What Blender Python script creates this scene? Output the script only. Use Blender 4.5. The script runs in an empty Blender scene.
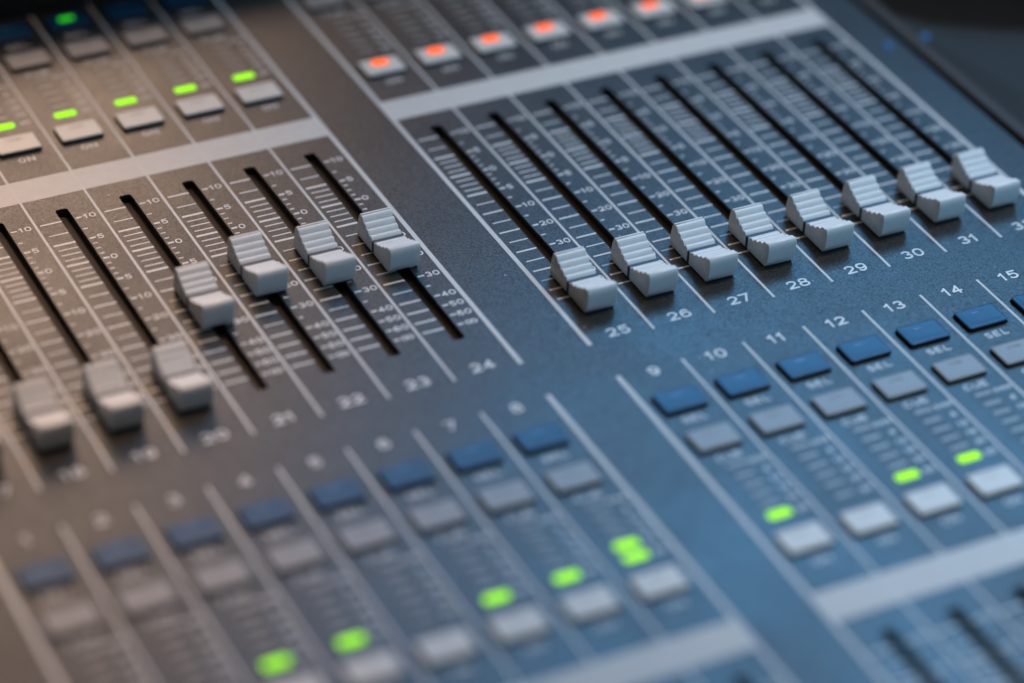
# Close view across a digital mixing console: faders, keys, meters and printed scales.
# All layout numbers are millimetres on the panel: x along the channels, y up the fader travel, z off the panel.
import bpy, bmesh, math, random
from mathutils import Vector, Matrix

random.seed(7)
S = 0.001
scene = bpy.context.scene
COL = scene.collection

# ------------------------------------------------------------------ layout
P = 21.044                 # channel pitch
BANK = 8 * P + 24.27       # start of the second bank
ROW = 272.4                # distance between the two rows of strips
SLOT_X = 10.43             # fader slot inside its channel
CAM_R = [[0.8899234810777161, -0.4535182591779603, 0.04855292389457322],
         [-0.23061718356695815, -0.5392449583862204, -0.8099571528782786],
         [0.39351227740715244, 0.7096027504507264, -0.5844758541484845]]
CAM_P = Vector((-168.614, -620.903, 505.05))
F_PX = 2916.95


def pix(x, y, z=0.0):
    d = Vector((x, y, z)) - CAM_P
    c = [sum(CAM_R[i][k] * d[k] for k in range(3)) for i in range(3)]
    return 512 + F_PX * c[0] / c[2], 341.5 + F_PX * c[1] / c[2]


def in_view(pts, m=170):
    for p in pts:
        u, v = pix(*p)
        if -m < u < 1024 + m and -m < v < 683 + m:
            return True
    return False


# ------------------------------------------------------------------ materials
def material(name, base, rough=0.5, spec=0.5, metallic=0.0, emit=None, strength=0.0, coat=0.0,
             grain=None, tint=None, bump=None, rough_var=None, dust=0.0, sparkle=None):
    """Principled material; grain = (scale per metre, amount) mottles the colour, bump = (scale, strength)."""
    m = bpy.data.materials.new(name)
    m.use_nodes = True
    nt = m.node_tree
    b = nt.nodes['Principled BSDF']
    b.inputs['Base Color'].default_value = (*base, 1)
    b.inputs['Roughness'].default_value = rough
    b.inputs['Specular IOR Level'].default_value = spec
    b.inputs['Metallic'].default_value = metallic
    b.inputs['Coat Weight'].default_value = coat
    if emit:
        b.inputs['Emission Color'].default_value = (*emit, 1)
        b.inputs['Emission Strength'].default_value = strength
    tc = nt.nodes.new('ShaderNodeTexCoord')
    out = None
    if grain:
        n = nt.nodes.new('ShaderNodeTexNoise')
        n.inputs['Scale'].default_value = grain[0]
        n.inputs['Detail'].default_value = 6
        n.inputs['Roughness'].default_value = 0.7
        nt.links.new(tc.outputs['Object'], n.inputs['Vector'])
        r = nt.nodes.new('ShaderNodeMapRange')
        r.inputs['From Min'].default_value = 0.3
        r.inputs['From Max'].default_value = 0.7
        r.inputs['To Min'].default_value = 1 - grain[1]
        r.inputs['To Max'].default_value = 1 + grain[1]
        nt.links.new(n.outputs['Fac'], r.inputs['Value'])
        mx = nt.nodes.new('ShaderNodeVectorMath')
        mx.operation = 'SCALE'
        mx.inputs[0].default_value = base
        nt.links.new(r.outputs['Result'], mx.inputs['Scale'])
        out = mx.outputs['Vector']
    if dust:
        v = nt.nodes.new('ShaderNodeTexVoronoi')
        v.inputs['Scale'].default_value = 210
        v.inputs['Randomness'].default_value = 1
        nt.links.new(tc.outputs['Object'], v.inputs['Vector'])
        lt = nt.nodes.new('ShaderNodeMath'); lt.operation = 'LESS_THAN'
        lt.inputs[1].default_value = 0.062
        nt.links.new(v.outputs['Distance'], lt.inputs[0])
        sep = nt.nodes.new('ShaderNodeSeparateColor')
        nt.links.new(v.outputs['Color'], sep.inputs['Color'])
        gt = nt.nodes.new('ShaderNodeMath'); gt.operation = 'GREATER_THAN'
        gt.inputs[1].default_value = 1 - dust
        nt.links.new(sep.outputs['Red'], gt.inputs[0])
        mu = nt.nodes.new('ShaderNodeMath'); mu.operation = 'MULTIPLY'
        nt.links.new(lt.outputs[0], mu.inputs[0]); nt.links.new(gt.outputs[0], mu.inputs[1])
        mi = nt.nodes.new('ShaderNodeMix'); mi.data_type = 'RGBA'
        nt.links.new(mu.outputs[0], mi.inputs['Factor'])
        if out is not None:
            nt.links.new(out, mi.inputs['A'])
        else:
            mi.inputs['A'].default_value = (*base, 1)
        mi.inputs['B'].default_value = (0.32, 0.31, 0.29, 1)
        out = mi.outputs['Result']
    if out is not None:
        nt.links.new(out, b.inputs['Base Color'])
    if sparkle:
        n4 = nt.nodes.new('ShaderNodeTexNoise')
        n4.inputs['Scale'].default_value = sparkle[0]
        n4.inputs['Detail'].default_value = 2
        nt.links.new(tc.outputs['Object'], n4.inputs['Vector'])
        r4 = nt.nodes.new('ShaderNodeMapRange')
        r4.inputs['From Min'].default_value = 0.32
        r4.inputs['From Max'].default_value = 0.68
        r4.inputs['To Min'].default_value = spec - sparkle[1]
        r4.inputs['To Max'].default_value = spec + sparkle[1]
        nt.links.new(n4.outputs['Fac'], r4.inputs['Value'])
        nt.links.new(r4.outputs['Result'], b.inputs['Specular IOR Level'])
    if bump:
        n2 = nt.nodes.new('ShaderNodeTexNoise')
        n2.inputs['Scale'].default_value = bump[0]
        n2.inputs['Detail'].default_value = 3
        nt.links.new(tc.outputs['Object'], n2.inputs['Vector'])
        bp = nt.nodes.new('ShaderNodeBump')
        bp.inputs['Strength'].default_value = bump[1]
        bp.inputs['Distance'].default_value = 0.0002
        nt.links.new(n2.outputs['Fac'], bp.inputs['Height'])
        nt.links.new(bp.outputs['Normal'], b.inputs['Normal'])
    if rough_var:
        n3 = nt.nodes.new('ShaderNodeTexNoise')
        n3.inputs['Scale'].default_value = rough_var[0]
        n3.inputs['Detail'].default_value = 5
        nt.links.new(tc.outputs['Object'], n3.inputs['Vector'])
        r3 = nt.nodes.new('ShaderNodeMapRange')
        r3.inputs['From Min'].default_value = 0.3
        r3.inputs['From Max'].default_value = 0.7
        r3.inputs['To Min'].default_value = rough - rough_var[1]
        r3.inputs['To Max'].default_value = rough + rough_var[1]
        nt.links.new(n3.outputs['Fac'], r3.inputs['Value'])
        nt.links.new(r3.outputs['Result'], b.inputs['Roughness'])
    return m


M = dict(
    panel=material('panel_paint', (0.018, 0.0175, 0.0175), 0.345, 0.45, grain=(1500, 0.75), bump=(2000, 0.35), sparkle=(1900, 0.26),
                   rough_var=(22, 0.045), dust=0.10),
    dark=material('black_plastic', (0.012, 0.012, 0.013), 0.5, 0.4, bump=(900, 0.2)),
    well=material('well_black', (0.05, 0.042, 0.038), 0.8, 0.2),
    cheek=material('cheek_plastic', (0.012, 0.014, 0.015), 0.55, 0.3, grain=(600, 0.2), bump=(700, 0.25)),
    trim=material('trim_rubber', (0.024, 0.022, 0.021), 0.55, 0.4, grain=(500, 0.2)),
    room=material('room_dark', (0.014, 0.016, 0.018), 0.8, 0.15, grain=(8, 0.3)),
    print=material('print_ink', (0.61, 0.61, 0.61), 0.5, 0.4, grain=(1300, 0.14)),
    line=material('line_ink', (0.50, 0.50, 0.50), 0.5, 0.4, grain=(1300, 0.14)),
    strip=material('strip_ink', (0.48, 0.475, 0.465), 0.5, 0.4, grain=(240, 0.06)),
    cap=material('fader_plastic', (0.59, 0.595, 0.60), 0.42, 0.45, grain=(500, 0.05), bump=(1500, 0.06)),
    mark=material('index_paint', (0.012, 0.018, 0.03), 0.4, 0.4),
    sel=material('blue_key', (0.002, 0.046, 0.118), 0.36, 0.30, grain=(400, 0.08), bump=(1800, 0.08)),
    cue=material('grey_key', (0.21, 0.21, 0.215), 0.42, 0.5, grain=(400, 0.06), bump=(1800, 0.08)),
    on=material('white_key', (0.58, 0.565, 0.54), 0.42, 0.3, grain=(400, 0.05), bump=(1800, 0.08)),
    lens_blue=material('lens_blue', (0.02, 0.11, 0.27), 0.3, 0.5),
    lens_grey=material('lens_grey', (0.15, 0.15, 0.155), 0.3, 0.5),
    lens_white=material('lens_white', (0.42, 0.40, 0.37), 0.3, 0.5),
    seg=material('meter_lens', (0.21, 0.205, 0.20), 0.35, 0.5),
    bezel=material('meter_bezel', (0.006, 0.006, 0.006), 0.7, 0.12),
    green=material('green_glow', (0.01, 0.03, 0.002), 0.5, 0.1, emit=(0.36, 1.0, 0.010), strength=1.35),
    key_green=material('green_key_glow', (0.005, 0.05, 0.005), 0.4, 0.3, emit=(0.05, 1.0, 0.02), strength=0.7),
    red=material('red_glow', (0.03, 0.005, 0.002), 0.5, 0.1, emit=(1.0, 0.115, 0.003), strength=1.6),
    blue_glow=material('blue_glow', (0.02, 0.08, 0.2), 0.4, 0.3, emit=(0.05, 0.35, 1.0), strength=0.18),
)


# ------------------------------------------------------------------ mesh helpers (mm in, metres out)
def link(name, mesh, mat, parent, loc=(0, 0, 0)):
    o = bpy.data.objects.new(name, mesh)
    COL.objects.link(o)
    if mat is not None and not mesh.materials:
        mesh.materials.append(mat)
    o.location = Vector(loc) * S
    o.parent = parent
    return o


def mesh_of(bm, name, smooth=None):
    bmesh.ops.recalc_face_normals(bm, faces=bm.faces[:])
    for v in bm.verts:
        v.co *= S
    me = bpy.data.meshes.new(name)
    bm.to_mesh(me)
    bm.free()
    if smooth is not None:
        me.polygons.foreach_set('use_smooth', [True] * len(me.polygons))
        me.set_sharp_from_angle(angle=math.radians(smooth))
    return me


def add_box(bm, x0, x1, y0, y1, z0, z1):
    v = [bm.verts.new((x, y, z)) for z in (z0, z1) for y in (y0, y1) for x in (x0, x1)]
    for f in ((0, 2, 3, 1), (4, 5, 7, 6), (0, 1, 5, 4), (2, 6, 7, 3), (0, 4, 6, 2), (1, 3, 7, 5)):
        bm.faces.new([v[i] for i in f])


def rrect(w, h, r, n=5):
    pts = []
    for cx, cy, a in ((w / 2 - r, h / 2 - r, 0), (-w / 2 + r, h / 2 - r, 90), (-w / 2 + r, -h / 2 + r, 180), (w / 2 - r, -h / 2 + r, 270)):
        for k in range(n + 1):
            t = math.radians(a + 90 * k / n)
            pts.append((cx + r * math.cos(t), cy + r * math.sin(t)))
    return pts


def add_loft(bm, rings):
    """rings: lists of 3-D points with equal counts; closed at both ends."""
    vr = [[bm.verts.new(p) for p in ring] for ring in rings]
    n = len(vr[0])
    for a, b in zip(vr, vr[1:]):
        for i in range(n):
            j = (i + 1) % n
            bm.faces.new((a[i], a[j], b[j], b[i]))
    bm.faces.new(vr[0][::-1])
    bm.faces.new(vr[-1])


def add_pad(bm, cx, cy, w, h, r, levels):
    """Rounded pad; levels = (z, inset)."""
    add_loft(bm, [[(cx + x, cy + y, z) for x, y in rrect(w - 2 * i, h - 2 * i, max(r - i, 0.08))] for z, i in levels])


def add_bar(bm, x0, x1, y, t, z=0.035, r=0.0):
    """One printed stroke lying on the panel along x, a real film of ink."""
    add_box(bm, x0, x1, y - t / 2, y + t / 2, 0.004, z)


# lettering: every character is a set of pen strokes in a unit box, drawn as ribbons of ink
def arc(cx, cy, rx, ry, a0, a1, n=14):
    return [(cx + rx * math.cos(math.radians(a0 + (a1 - a0) * k / n)), cy + ry * math.sin(math.radians(a0 + (a1 - a0) * k / n)))
            for k in range(n + 1)]


def oval(cx, cy, rx, ry):
    pts = []
    for k in range(24):
        t = 2 * math.pi * k / 24
        c, d = math.cos(t), math.sin(t)
        pts.append((cx + rx * math.copysign(abs(c) ** 0.85, c), cy + ry * math.copysign(abs(d) ** 0.85, d)))
    return pts + ['loop']


GL = {
    '0': [oval(.5, .5, .5, .5)],
    '1': [[(.62, 0), (.62, 1), 'ends'], [(.62, .93), (.12, .72)]],
    '2': [arc(.5, .70, .47, .30, 172, -38) + [(0.02, .02)], [(0, 0), (1, 0), 'ends']],
    '3': [arc(.48, .75, .42, .25, 160, -90), arc(.48, .26, .5, .26, 90, -162)],
    '4': [[(.72, 0), (.72, 1), 'ends'], [(.72, 1), (0, .3)], [(0, .28), (1, .28), 'ends']],
    '5': [[(.93, 1), (.17, 1), 'ends'], [(.17, 1), (.08, .47)], arc(.48, .32, .5, .32, 145, -158)],
    '6': [oval(.5, .31, .48, .31), arc(.53, .46, .51, .54, 38, 182)],
    '7': [[(0, 1), (1, 1), 'ends'], [(.98, 1), (.36, 0), 'ends']],
    '8': [oval(.5, .765, .41, .235), oval(.5, .265, .5, .265)],
    '9': [oval(.5, .69, .48, .31), arc(.47, .54, .51, .54, 218, 362)],
    'S': [arc(.5, .74, .45, .26, 22, 270), arc(.5, .26, .48, .26, 90, -158)],
    'E': [[(0, 0), (0, 1), 'ends'], [(0, 1), (.95, 1)], [(0, .5), (.85, .5)], [(0, 0), (.95, 0)]],
    'L': [[(0, 0), (0, 1), 'ends'], [(0, 0), (.95, 0)]],
    'C': [arc(.52, .5, .52, .5, 40, 320)],
    'U': [[(0, 1), (0, .42)] + arc(.5, .42, .5, .42, 180, 360) + [(1, 1)]],
    'O': [oval(.5, .5, .5, .5)],
    'N': [[(0, 0), (0, 1), 'ends'], [(0, 1), (1, 0)], [(1, 0), (1, 1), 'ends']],
    'V': [[(0, 1), (.5, 0)], [(.5, 0), (1, 1)]],
    'R': [[(0, 0), (0, 1), 'ends'], [(0, 1), (.62, 1)] + arc(.62, .75, .36, .25, 90, -90) + [(0, .5)], [(.5, .5), (1, 0)]],
    '~': [oval(.28, .5, .28, .5), oval(.84, .5, .28, .5)],      # the infinity sign
}


def add_ribbon(bm, pts, t, z):
    loop = pts[-1] == 'loop'
    ends = pts[-1] == 'ends'
    q = [Vector(p) for p in pts if not isinstance(p, str)]
    if ends:
        d0 = (q[0] - q[1]).normalized() * t / 2
        d1 = (q[-1] - q[-2]).normalized() * t / 2
        q[0] = q[0] + d0
        q[-1] = q[-1] + d1
    n = len(q)
    rows = []
    for i in range(n):
        a = q[i - 1] if (i or loop) else None
        c = q[(i + 1) % n] if (i < n - 1 or loop) else None
        d1 = (q[i] - a).normalized() if a is not None else None
        d2 = (c - q[i]).normalized() if c is not None else None
        if d1 is None: d1 = d2
        if d2 is None: d2 = d1
        tg = (d1 + d2).normalized()
        nr = Vector((-tg.y, tg.x))
        k = min(1 / max(nr.dot(Vector((-d1.y, d1.x))), 0.5), 1.6) * t / 2
        rows.append((bm.verts.new((*(q[i] + nr * k), z)), bm.verts.new((*(q[i] - nr * k), z))))
    for i in range(n if loop else n - 1):
        (a, b), (c, d) = rows[i], rows[(i + 1) % n]
        bm.faces.new((a, b, d, c))


def add_text(bm, txt, cx, cy, h, w, t, gap, left=None, z=0.036):
    """Characters h tall and w wide, stroke t, centred on cx or starting at left."""
    ws = [w * (0.72 if c == '1' else 1.75 if c == '~' else 1) for c in txt]
    total = sum(ws) + gap * (len(txt) - 1)
    x = left if left is not None else cx - total / 2
    n = 0
    for c, cw in zip(txt, ws):
        gw, gh = (w if c == '1' else cw / (1.12 if c == '~' else 1)) - t, h - t
        ox = x - (w * 0.2 if c == '1' else 0)
        for st in GL[c]:
            pts = [p if isinstance(p, str) else (ox + t / 2 + p[0] * gw, cy - h / 2 + t / 2 + p[1] * gh) for p in st]
            add_ribbon(bm, pts, t, z + 0.003 * n)
            n += 1
        x += cw + gap


def print_mesh(bm, name):
    return mesh_of(bm, name)


# ------------------------------------------------------------------ the console
console = bpy.data.objects.new('mixing_console', None)
COL.objects.link(console)
console.empty_display_size = 0.05
console['label'] = 'dark grey digital mixing console with rows of white faders, blue keys and lit meters'
console['category'] = 'mixing console'

channels = []   # (number, row, x0, y offset)
for i in range(8):
    channels.append((17 + i, 0, i * P, 0.0))
    channels.append((25 + i, 0, BANK + i * P, 0.0))
    channels.append((1 + i, 1, i * P, -ROW))
    channels.append((9 + i, 1, BANK + i * P, -ROW))
channels.sort()

KEY_Z = 1.45
KEY_X = 9.95
SEL_Y, CUE_Y, ON_Y = -53.5 + ROW, -73.0 + ROW, -121.9 + ROW
SEG_Y = [-85.4 + ROW, -90.2 + ROW, -94.8 + ROW, -99.3 + ROW, -103.8 + ROW, -109.1 + ROW]
SEG_T = ['OVER', '6', '12', '18', '30', '60']
SLOT_TOP, SLOT_BOT = 110.6, -0.6

slots, keys = [], []
for num, row, x0, oy in channels:
    if in_view([(x0 + SLOT_X, oy + y, 0) for y in (SLOT_BOT, 30, 60, 90, SLOT_TOP)]):
        slots.append((num, x0, oy))
    for kind, ky in (('sel', SEL_Y), ('cue', CUE_Y), ('on', ON_Y)):
        if in_view([(x0 + KEY_X, oy + ky, 0)]):
            keys.append((num, kind, x0 + KEY_X, oy + ky))

# panel: one sheet with real openings for slots and keys
X0, X1, Y0, Y1 = -46.0, 378.0, -330.0, 229.0


def panel_mesh():
    cu = bpy.data.curves.new('panel', 'CURVE')
    cu.dimensions = '2D'
    cu.fill_mode = 'BOTH'
    cu.extrude = 0.8 * S
    def spline(pts):
        s = cu.splines.new('POLY')
        s.points.add(len(pts) - 1)
        for p, q in zip(s.points, pts):
            p.co = (q[0] * S, q[1] * S, 0, 1)
        s.use_cyclic_u = True
    spline([(X0, Y0), (X1, Y0), (X1, Y1), (X0, Y1)])
    for num, x0, oy in slots:
        spline([(x0 + SLOT_X + x, oy + (SLOT_TOP + SLOT_BOT) / 2 + y) for x, y in rrect(4.1, SLOT_TOP - SLOT_BOT, 1.1, 4)])
    for num, kind, kx, ky in keys:
        spline([(kx + x, ky + y) for x, y in rrect(14.6, 9.8, 0.9, 4)])
    o = bpy.data.objects.new('panel', cu)
    COL.objects.link(o)
    me = bpy.data.meshes.new_from_object(o.evaluated_get(bpy.context.evaluated_depsgraph_get()))
    bpy.data.objects.remove(o)
    bpy.data.curves.remove(cu)
    me.name = 'panel'
    me.materials.clear()
    return me


panel = link('panel', panel_mesh(), M['panel'], console, (0, 0, -0.8))

bm = bmesh.new()
add_box(bm, X0, X1, Y0, 330, -70, -3.0)
chassis = link('chassis', mesh_of(bm, 'chassis'), M['well'], console)

# raised dark section above the top row
bm = bmesh.new()
add_loft(bm, [[(X0, y, z), (X1, y, z)][::1] + [(X1, y2, z), (X0, y2, z)] for y, y2, z in
              ((229.2, 330, -7), (229.2, 330, 22), (230.6, 329, 23.5))])
link('upper_panel', mesh_of(bm, 'upper_panel'), M['dark'], console)

# right end: a gap, a rubber trim, then the end cheek
bm = bmesh.new()
prof = [(379.2, -8), (379.2, 0.2), (379.8, 1.5), (381.2, 2.0), (383.4, 2.0), (384.6, 1.4), (385.0, 0.0), (385.0, -8)]
add_loft(bm, [[(x, y, z) for x, z in prof] for y in (-330, 200)])
link('end_trim', mesh_of(bm, 'end_trim', 40), M['trim'], console)
bm = bmesh.new()
outl = [(385.4, -330), (478, -330), (478, 74), (468, 84), (446, 94), (420, 106), (400, 118), (390, 130), (385.4, 146)]
def inset_poly(pts, d):
    cx = sum(p[0] for p in pts) / len(pts); cy = sum(p[1] for p in pts) / len(pts)
    return [(x + (d if x < cx else -d), y + (d if y < cy else -d)) for x, y in pts]
def shoulder(d):
    return [(x, y - d if y > 0 else y) for x, y in outl]
add_loft(bm, [[(x, y, z) for x, y in shoulder(d)] for z, d in ((-70, 0), (-16, 0), (-9, 2), (-5, 6), (-2.6, 12), (-1.2, 20), (-0.6, 30))])
link('end_cheek', mesh_of(bm, 'end_cheek', 60), M['cheek'], console)

# dark surface under and beyond the console
bm = bmesh.new()
add_box(bm, -900, 1500, -900, 2200, -84, -72)
table = link('backdrop', mesh_of(bm, 'backdrop'), M['room'], None)
table['kind'] = 'structure'

for x, y, z in ((372.4, 97.5, 0), (388.6, 98.5, -0.6)):
    bm = bmesh.new()
    add_loft(bm, [[(1.5 * k * math.cos(a * math.pi / 8), 1.5 * k * math.sin(a * math.pi / 8), zz) for a in range(16)]
                  for k, zz in ((1, -0.5), (1, 0.5), (0.8, 0.9), (0.4, 1.1))])
    link('indicator_lamp', mesh_of(bm, 'indicator_lamp', 50), M['blue_glow'], console, (x, y, z))

# ------------------------------------------------------------------ printing on the panel
LINE_TOP, LINE_BOT = -35.3 + ROW, -18.6
STRIP_B, STRIP_T = 118.4, 130.5
for bank in (0, 1):
    for row in (0, 1):
        bx, oy = bank * BANK, -row * ROW
        bm = bmesh.new()
        top = min(LINE_TOP + oy, 228.5)
        for k in range(9):
            x = bx + k * P
            if k == 0:
                add_box(bm, x - 1.35, x + 0.15, oy + LINE_BOT, top, 0.004, 0.05)
            elif k == 8:
                add_box(bm, x - 0.15, x + 1.35, oy + LINE_BOT, top, 0.004, 0.05)
            else:
                add_box(bm, x - 0.42, x + 0.42, oy + LINE_BOT, top, 0.004, 0.05)
        link('divider_print', mesh_of(bm, 'divider_print'), M['line'], panel, (0, 0, 0.8))
        bm = bmesh.new()
        add_box(bm, bx + 0.15, bx + 8 * P - 0.15, oy + STRIP_B, oy + STRIP_T, 0.004, 0.03)
        link('writing_strip', mesh_of(bm, 'writing_strip'), M['strip'], panel, (0, 0, 0.8))

DB = [('10', 104.0, 1), (None, 97.4, 0), ('5', 91.8, 2), (None, 88.8, 0), (None, 85.9, 0), (None, 82.9, 0), ('0', 80.0, 2),
      (None, 77.0, 0), (None, 74.0, 0), (None, 71.0, 0), ('5', 68.0, 2), (None, 62.3, 0), ('10', 56.7, 1), (None, 50.9, 0),
      ('20', 45.1, 1), (None, 39.3, 0), ('30', 33.6, 1), (None, 27.9, 0), ('40', 22.3, 1), ('50', 16.8, 1), ('60', 11.5, 1),
      ('~', 6.3, 1)]


def scale_mesh():
    bm = bmesh.new()
    for t, y, k in DB:
        th = (0.48, 0.66, 0.88)[k]
        add_bar(bm, 1.9 if k == 0 else 1.4, 8.2 if k == 0 else 8.4, y, th)
        add_bar(bm, 13.0, 14.5 if k == 0 else 15.0, y, (0.5, 0.66, 0.8)[k])
        if t == '~':
            add_text(bm, t, 0, y, 2.0, 2.3, 0.46, 0.4, left=15.6)
        elif t:
            add_text(bm, t, 0, y, 2.45, 2.1, 0.43, 0.4, left=15.5)
    return mesh_of(bm, 'fader_scale')


scale_me = scale_mesh()
scale_me.materials.append(M['print'])
for num, x0, oy in slots:
    o = link('fader_scale', scale_me, None, panel, (x0, oy, 0.8))

for num, row, x0, oy in channels:
    ny = (-15.3 if row == 0 else -37.3 + ROW) + (0 if row == 0 else -ROW)
    if in_view([(x0 + 10.4, ny, 0)]):
        bm = bmesh.new()
        add_text(bm, str(num), 0, 0, 4.1, 3.5, 0.70, 0.66)
        link('channel_number', mesh_of(bm, 'channel_number'), M['print'], panel, (x0 + 10.5, ny, 0.8))

leg_me = {}
for kind, txt in (('sel', 'SEL'), ('cue', 'CUE'), ('on', 'ON')):
    bm = bmesh.new()
    add_text(bm, txt, 0, 0, 2.6, 2.4, 0.45, 0.6)
    leg_me[kind] = mesh_of(bm, 'button_legend')
    leg_me[kind].materials.append(M['print'])
for num, kind, kx, ky in keys:
    dy = {'sel': -8.2, 'cue': -8.2, 'on': -8.6}[kind]
    link('button_legend', leg_me[kind], None, panel, (kx + 0.45, ky + dy, 0.8))


# ------------------------------------------------------------------ keys
def key_mesh(name):
    """Key cap with a softly dished top, standing on a narrower black skirt."""
    bm = bmesh.new()
    w, h = 14.1, 9.3
    add_pad(bm, 0, 0, w, h, 0.75, ((KEY_Z - 0.75, 0.12), (KEY_Z - 0.6, 0), (KEY_Z - 0.3, 0), (KEY_Z - 0.12, 0.10), (KEY_Z - 0.03, 0.28), (KEY_Z, 0.55), (KEY_Z - 0.05, 1.3), (KEY_Z - 0.10, 2.4)))
    n_cap = len(bm.faces)
    add_pad(bm, 0, 0, w, h, 0.75, ((-2.5, 0.3), (KEY_Z - 0.74, 0.3)))
    for k, f in enumerate(bm.faces):
        f.material_index = 0 if k < n_cap else 1
    return mesh_of(bm, name, 50)


def window_mesh(w, h, name='indicator'):
    bm = bmesh.new()
    add_pad(bm, 0, 0, w, h, 0.3, ((-0.4, 0), (0.02, 0), (0.06, 0.06)))
    return mesh_of(bm, name, 50)


KEY = {'sel': (key_mesh('select_button'), M['sel']), 'cue': (key_mesh('cue_button'), M['cue']), 'on': (key_mesh('on_button'), M['on'])}
for me, m in KEY.values():
    me.materials.append(m)
    me.materials.append(M['bezel'])
slit = {}
for nm, w, h, m in (('sel', 4.4, 0.8, 'lens_blue'), ('cue', 4.4, 1.0, 'lens_grey'), ('on', 4.6, 1.1, 'lens_white'),
                    ('red', 6.0, 3.6, 'red'), ('key_green', 5.2, 2.4, 'key_green')):
    slit[nm] = window_mesh(w, h)
    slit[nm].materials.append(M[m])

LIT_ON = set(range(25, 33))
for num, kind, kx, ky in keys:
    nm = {'sel': 'select_button', 'cue': 'cue_button', 'on': 'on_button'}[kind]
    b = link(nm, KEY[kind][0], None, console, (kx, ky, 0))
    w, dy = kind, 2.2
    if kind == 'on' and num in LIT_ON:
        w, dy = 'red', 2.0
        b['label'] = 'white key with its orange-red lamp lit'
    if kind == 'sel' and num == 22:
        w, dy = 'key_green', 1.2
        b['label'] = 'blue key with its green lamp lit'
    link('indicator', slit[w], None, b, (0, dy, KEY_Z - 0.08 if w not in ('red', 'key_green') else KEY_Z - 0.04))

# ------------------------------------------------------------------ level meters
LIT = {20: 1, 21: 1, 22: 1, 23: 1, 24: 1, 3: 1, 4: 1, 6: 1, 7: 1, 8: 2, 9: 1, 11: 1, 12: 1}
SEG_X, SEG_W, SEG_H = 10.2, 6.2, 1.6


def seg_pad(bm, y):
    add_pad(bm, SEG_X, y, SEG_W, SEG_H, 0.35, ((-0.3, 0), (0.05, 0), (0.08, 0.08)))


seg_cache = {}


def meter_mesh(lit):
    if lit not in seg_cache:
        bm = bmesh.new()
        for y in SEG_Y[:6 - lit]:
            seg_pad(bm, y)
        n_lens = len(bm.faces)
        for y in SEG_Y[:6 - lit]:      # the dark window each lens sits in
            add_pad(bm, SEG_X, y, SEG_W + 0.6, SEG_H + 0.8, 0.5, ((-0.2, 0), (0.02, 0)))
        for k, f in enumerate(bm.faces):
            f.material_index = 0 if k < n_lens else 1
        seg_cache[lit] = mesh_of(bm, 'level_meter')
        seg_cache[lit].materials.append(M['seg'])
        seg_cache[lit].materials.append(M['bezel'])
    return seg_cache[lit]


lit_me = {}
for k in (0, 1):
    bm = bmesh.new()
    y = SEG_Y[5 - k]
    add_pad(bm, SEG_X - 0.2, y, SEG_W + 1.2, SEG_H + 1.5, 1.0, ((-0.3, 0), (0.14, 0), (0.24, 0.14)))
    lit_me[k] = mesh_of(bm, 'lit_segment', 50)
    lit_me[k].materials.append(M['green'])
bm = bmesh.new()
for t, y in zip(SEG_T, SEG_Y):
    if t == 'OVER':
        add_text(bm, t, 0, y, 1.75, 1.25, 0.36, 0.3, left=14.0)
    else:
        add_text(bm, t, 17.4, y, 2.0, 1.55, 0.42, 0.3)
mscale = mesh_of(bm, 'meter_scale')
mscale.materials.append(M['print'])
for num, row, x0, oy in channels:
    if in_view([(x0 + SEG_X, oy + y, 0) for y in SEG_Y]):
        n = LIT.get(num, 0)
        mt = link('level_meter', meter_mesh(n), None, console, (x0, oy, 0))
        for k in range(n):
            link('lit_segment', lit_me[k], None, mt)
        link('meter_scale', mscale, None, mt)


# ------------------------------------------------------------------ faders
def cap_profile():
    """Closed outline (y, z) of the saddle-shaped cap, ridged on both slopes."""
    pts = [(-11.2, 0.9), (-11.75, 1.6), (-12.1, 2.7), (-12.3, 4.0), (-12.4, 5.4), (-12.4, 6.8), (-12.3, 7.9), (-12.1, 8.5), (-11.8, 8.88), (-11.3, 9.05)]

    def saddle(y):
        return 4.75 + 4.15 * (abs(y) / (9.4 if y > 0 else 10.9)) ** 1.45
    n = 132
    ridge = 2.15
    body = []
    for k in range(1, n):
        y = -10.9 + 20.3 * k / n
        z = saddle(y)
        a = (abs(y) - 0.75) / (ridge if y > 0 else 2.5)
        if 0.75 < abs(y) and a < 4.0:
            ph = a % 1.0
            z += (1.15 if y > 0 else 0.9) * abs(math.sin(math.pi * ph)) ** 0.55 - (0.68 if y > 0 else 0.5)
        body.append((y, z))
    pts += body
    pts += [(9.4, 8.95), (9.9, 8.9), (10.35, 8.4), (10.8, 7.2), (11.2, 5.2), (11.45, 3.0), (11.5, 0.9)]
    return [(y, 0.45 + (z - 0.9) * 1.06) for y, z in pts]


def offset(pts, d):
    n = len(pts)
    out = []
    for i in range(n):
        a, b = Vector(pts[i - 1]), Vector(pts[(i + 1) % n])
        t = (b - a).normalized()
        nrm = Vector((t.y, -t.x))       # inward for this winding
        out.append((pts[i][0] + nrm.x * d, pts[i][1] + nrm.y * d))
    return out


def cap_mesh():
    pr = cap_profile()
    bm = bmesh.new()
    rings = []
    for x, d in ((-5.08, 0.20), (-5.02, 0.07), (-4.90, 0), (4.90, 0), (5.02, 0.07), (5.08, 0.20)):
        rings.append([(x, y, z) for y, z in offset(pr, d)])
    add_loft(bm, rings)
    return mesh_of(bm, 'fader', 28)


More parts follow.
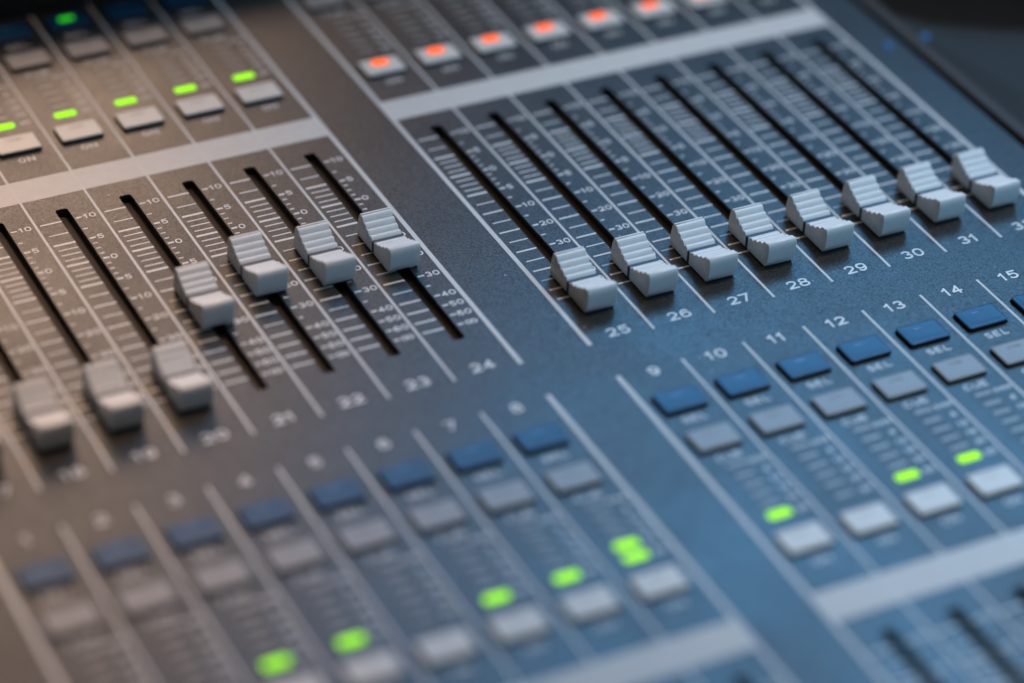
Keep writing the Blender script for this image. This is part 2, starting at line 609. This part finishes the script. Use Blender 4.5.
cap_me = cap_mesh()
cap_me.materials.append(M['cap'])
bm = bmesh.new()
add_loft(bm, [[(-x, y, zt) for y in (-0.65, 0.65)] + [(x, y, zt) for y in (0.65, -0.65)] for x, zt in ((5.11, 0.6), (5.13, 4.3), (5.0, 4.66))])
line_me = mesh_of(bm, 'index_line')
line_me.materials.append(M['mark'])
bm = bmesh.new()
add_box(bm, -0.6, 0.6, -4, 4, -6.5, 2.0)
stem_me = mesh_of(bm, 'stem')
stem_me.materials.append(M['dark'])
POS = {24: 50.6, 23: 51.6, 22: 54.2, 21: 45.2, 20: 10.2, 19: 9.6, 18: 8.8, 17: 9.0}
for num, x0, oy in slots:
    if oy:
        continue
    y = POS.get(num, 8.0) - 0.6
    f = link('fader', cap_me, None, console, (x0 + SLOT_X, y, 0))
    link('index_line', line_me, None, f)
    link('stem', stem_me, None, f)

# ------------------------------------------------------------------ light
def area(name, loc, target, size, power, color, size_y=None, spread=180):
    l = bpy.data.lights.new(name, 'AREA')
    l.energy = power
    l.color = color
    l.size = size
    if size_y:
        l.shape = 'RECTANGLE'; l.size_y = size_y
    l.spread = math.radians(spread)
    o = bpy.data.objects.new(name, l)
    COL.objects.link(o)
    o.location = Vector(loc) * S
    o.rotation_euler = (Vector(target) - Vector(loc)).to_track_quat('-Z', 'Y').to_euler()
    return o


def spot(name, loc, target, power, color, angle, blend, radius):
    l = bpy.data.lights.new(name, 'SPOT')
    l.energy = power
    l.color = color
    l.spot_size = math.radians(angle)
    l.spot_blend = blend
    l.shadow_soft_size = radius
    o = bpy.data.objects.new(name, l)
    COL.objects.link(o)
    o.location = Vector(loc) * S
    o.rotation_euler = (Vector(target) - Vector(loc)).to_track_quat('-Z', 'Y').to_euler()
    return o


spot('warm_lamp', (230, 980, 560), (-30, 100, 0), 19.0, (1.0, 0.67, 0.47), 58, 1.0, 0.26)
spot('warm_key', (330, 200, 1050), (-130, 62, 0), 35.0, (1.0, 0.66, 0.46), 30, 0.6, 0.06)
spot('blue_lamp', (640, 420, 690), (190, -130, 0), 35.0, (0.15, 0.49, 0.94), 27.0, 0.6, 0.26)
spot('cool_spot', (760, 40, 1000), (415, -50, 0), 25.0, (0.94, 0.95, 0.94), 31.6, 0.12, 0.09)
spot('blue_spot', (900, -420, 420), (440, -85, 0), 16.0, (0.25, 0.62, 1.0), 28, 0.14, 0.05)

w = bpy.data.worlds.new('World')
scene.world = w
w.use_nodes = True
w.node_tree.nodes['Background'].inputs['Color'].default_value = (1.0, 0.97, 0.94, 1)
w.node_tree.nodes['Background'].inputs['Strength'].default_value = 0.09

# ------------------------------------------------------------------ camera
cam = bpy.data.cameras.new('camera')
co = bpy.data.objects.new('camera', cam)
COL.objects.link(co)
scene.camera = co
cam.sensor_width = 36
cam.lens = F_PX * 36 / 1024
cam.clip_start = 0.01
cam.clip_end = 50
m = Matrix.Identity(4)
for k in range(3):
    m[k][0] = CAM_R[0][k]
    m[k][1] = -CAM_R[1][k]
    m[k][2] = -CAM_R[2][k]
    m[k][3] = CAM_P[k] * S
co.matrix_world = m
cam.dof.use_dof = True
cam.dof.focus_distance = 0.903
cam.dof.aperture_fstop = 3.1

scene.view_settings.view_transform = 'Standard'
scene.view_settings.look = 'None'
scene.view_settings.exposure = 0
scene.view_settings.gamma = 1
scene.cycles.use_denoising = True
scene.cycles.max_bounces = 6
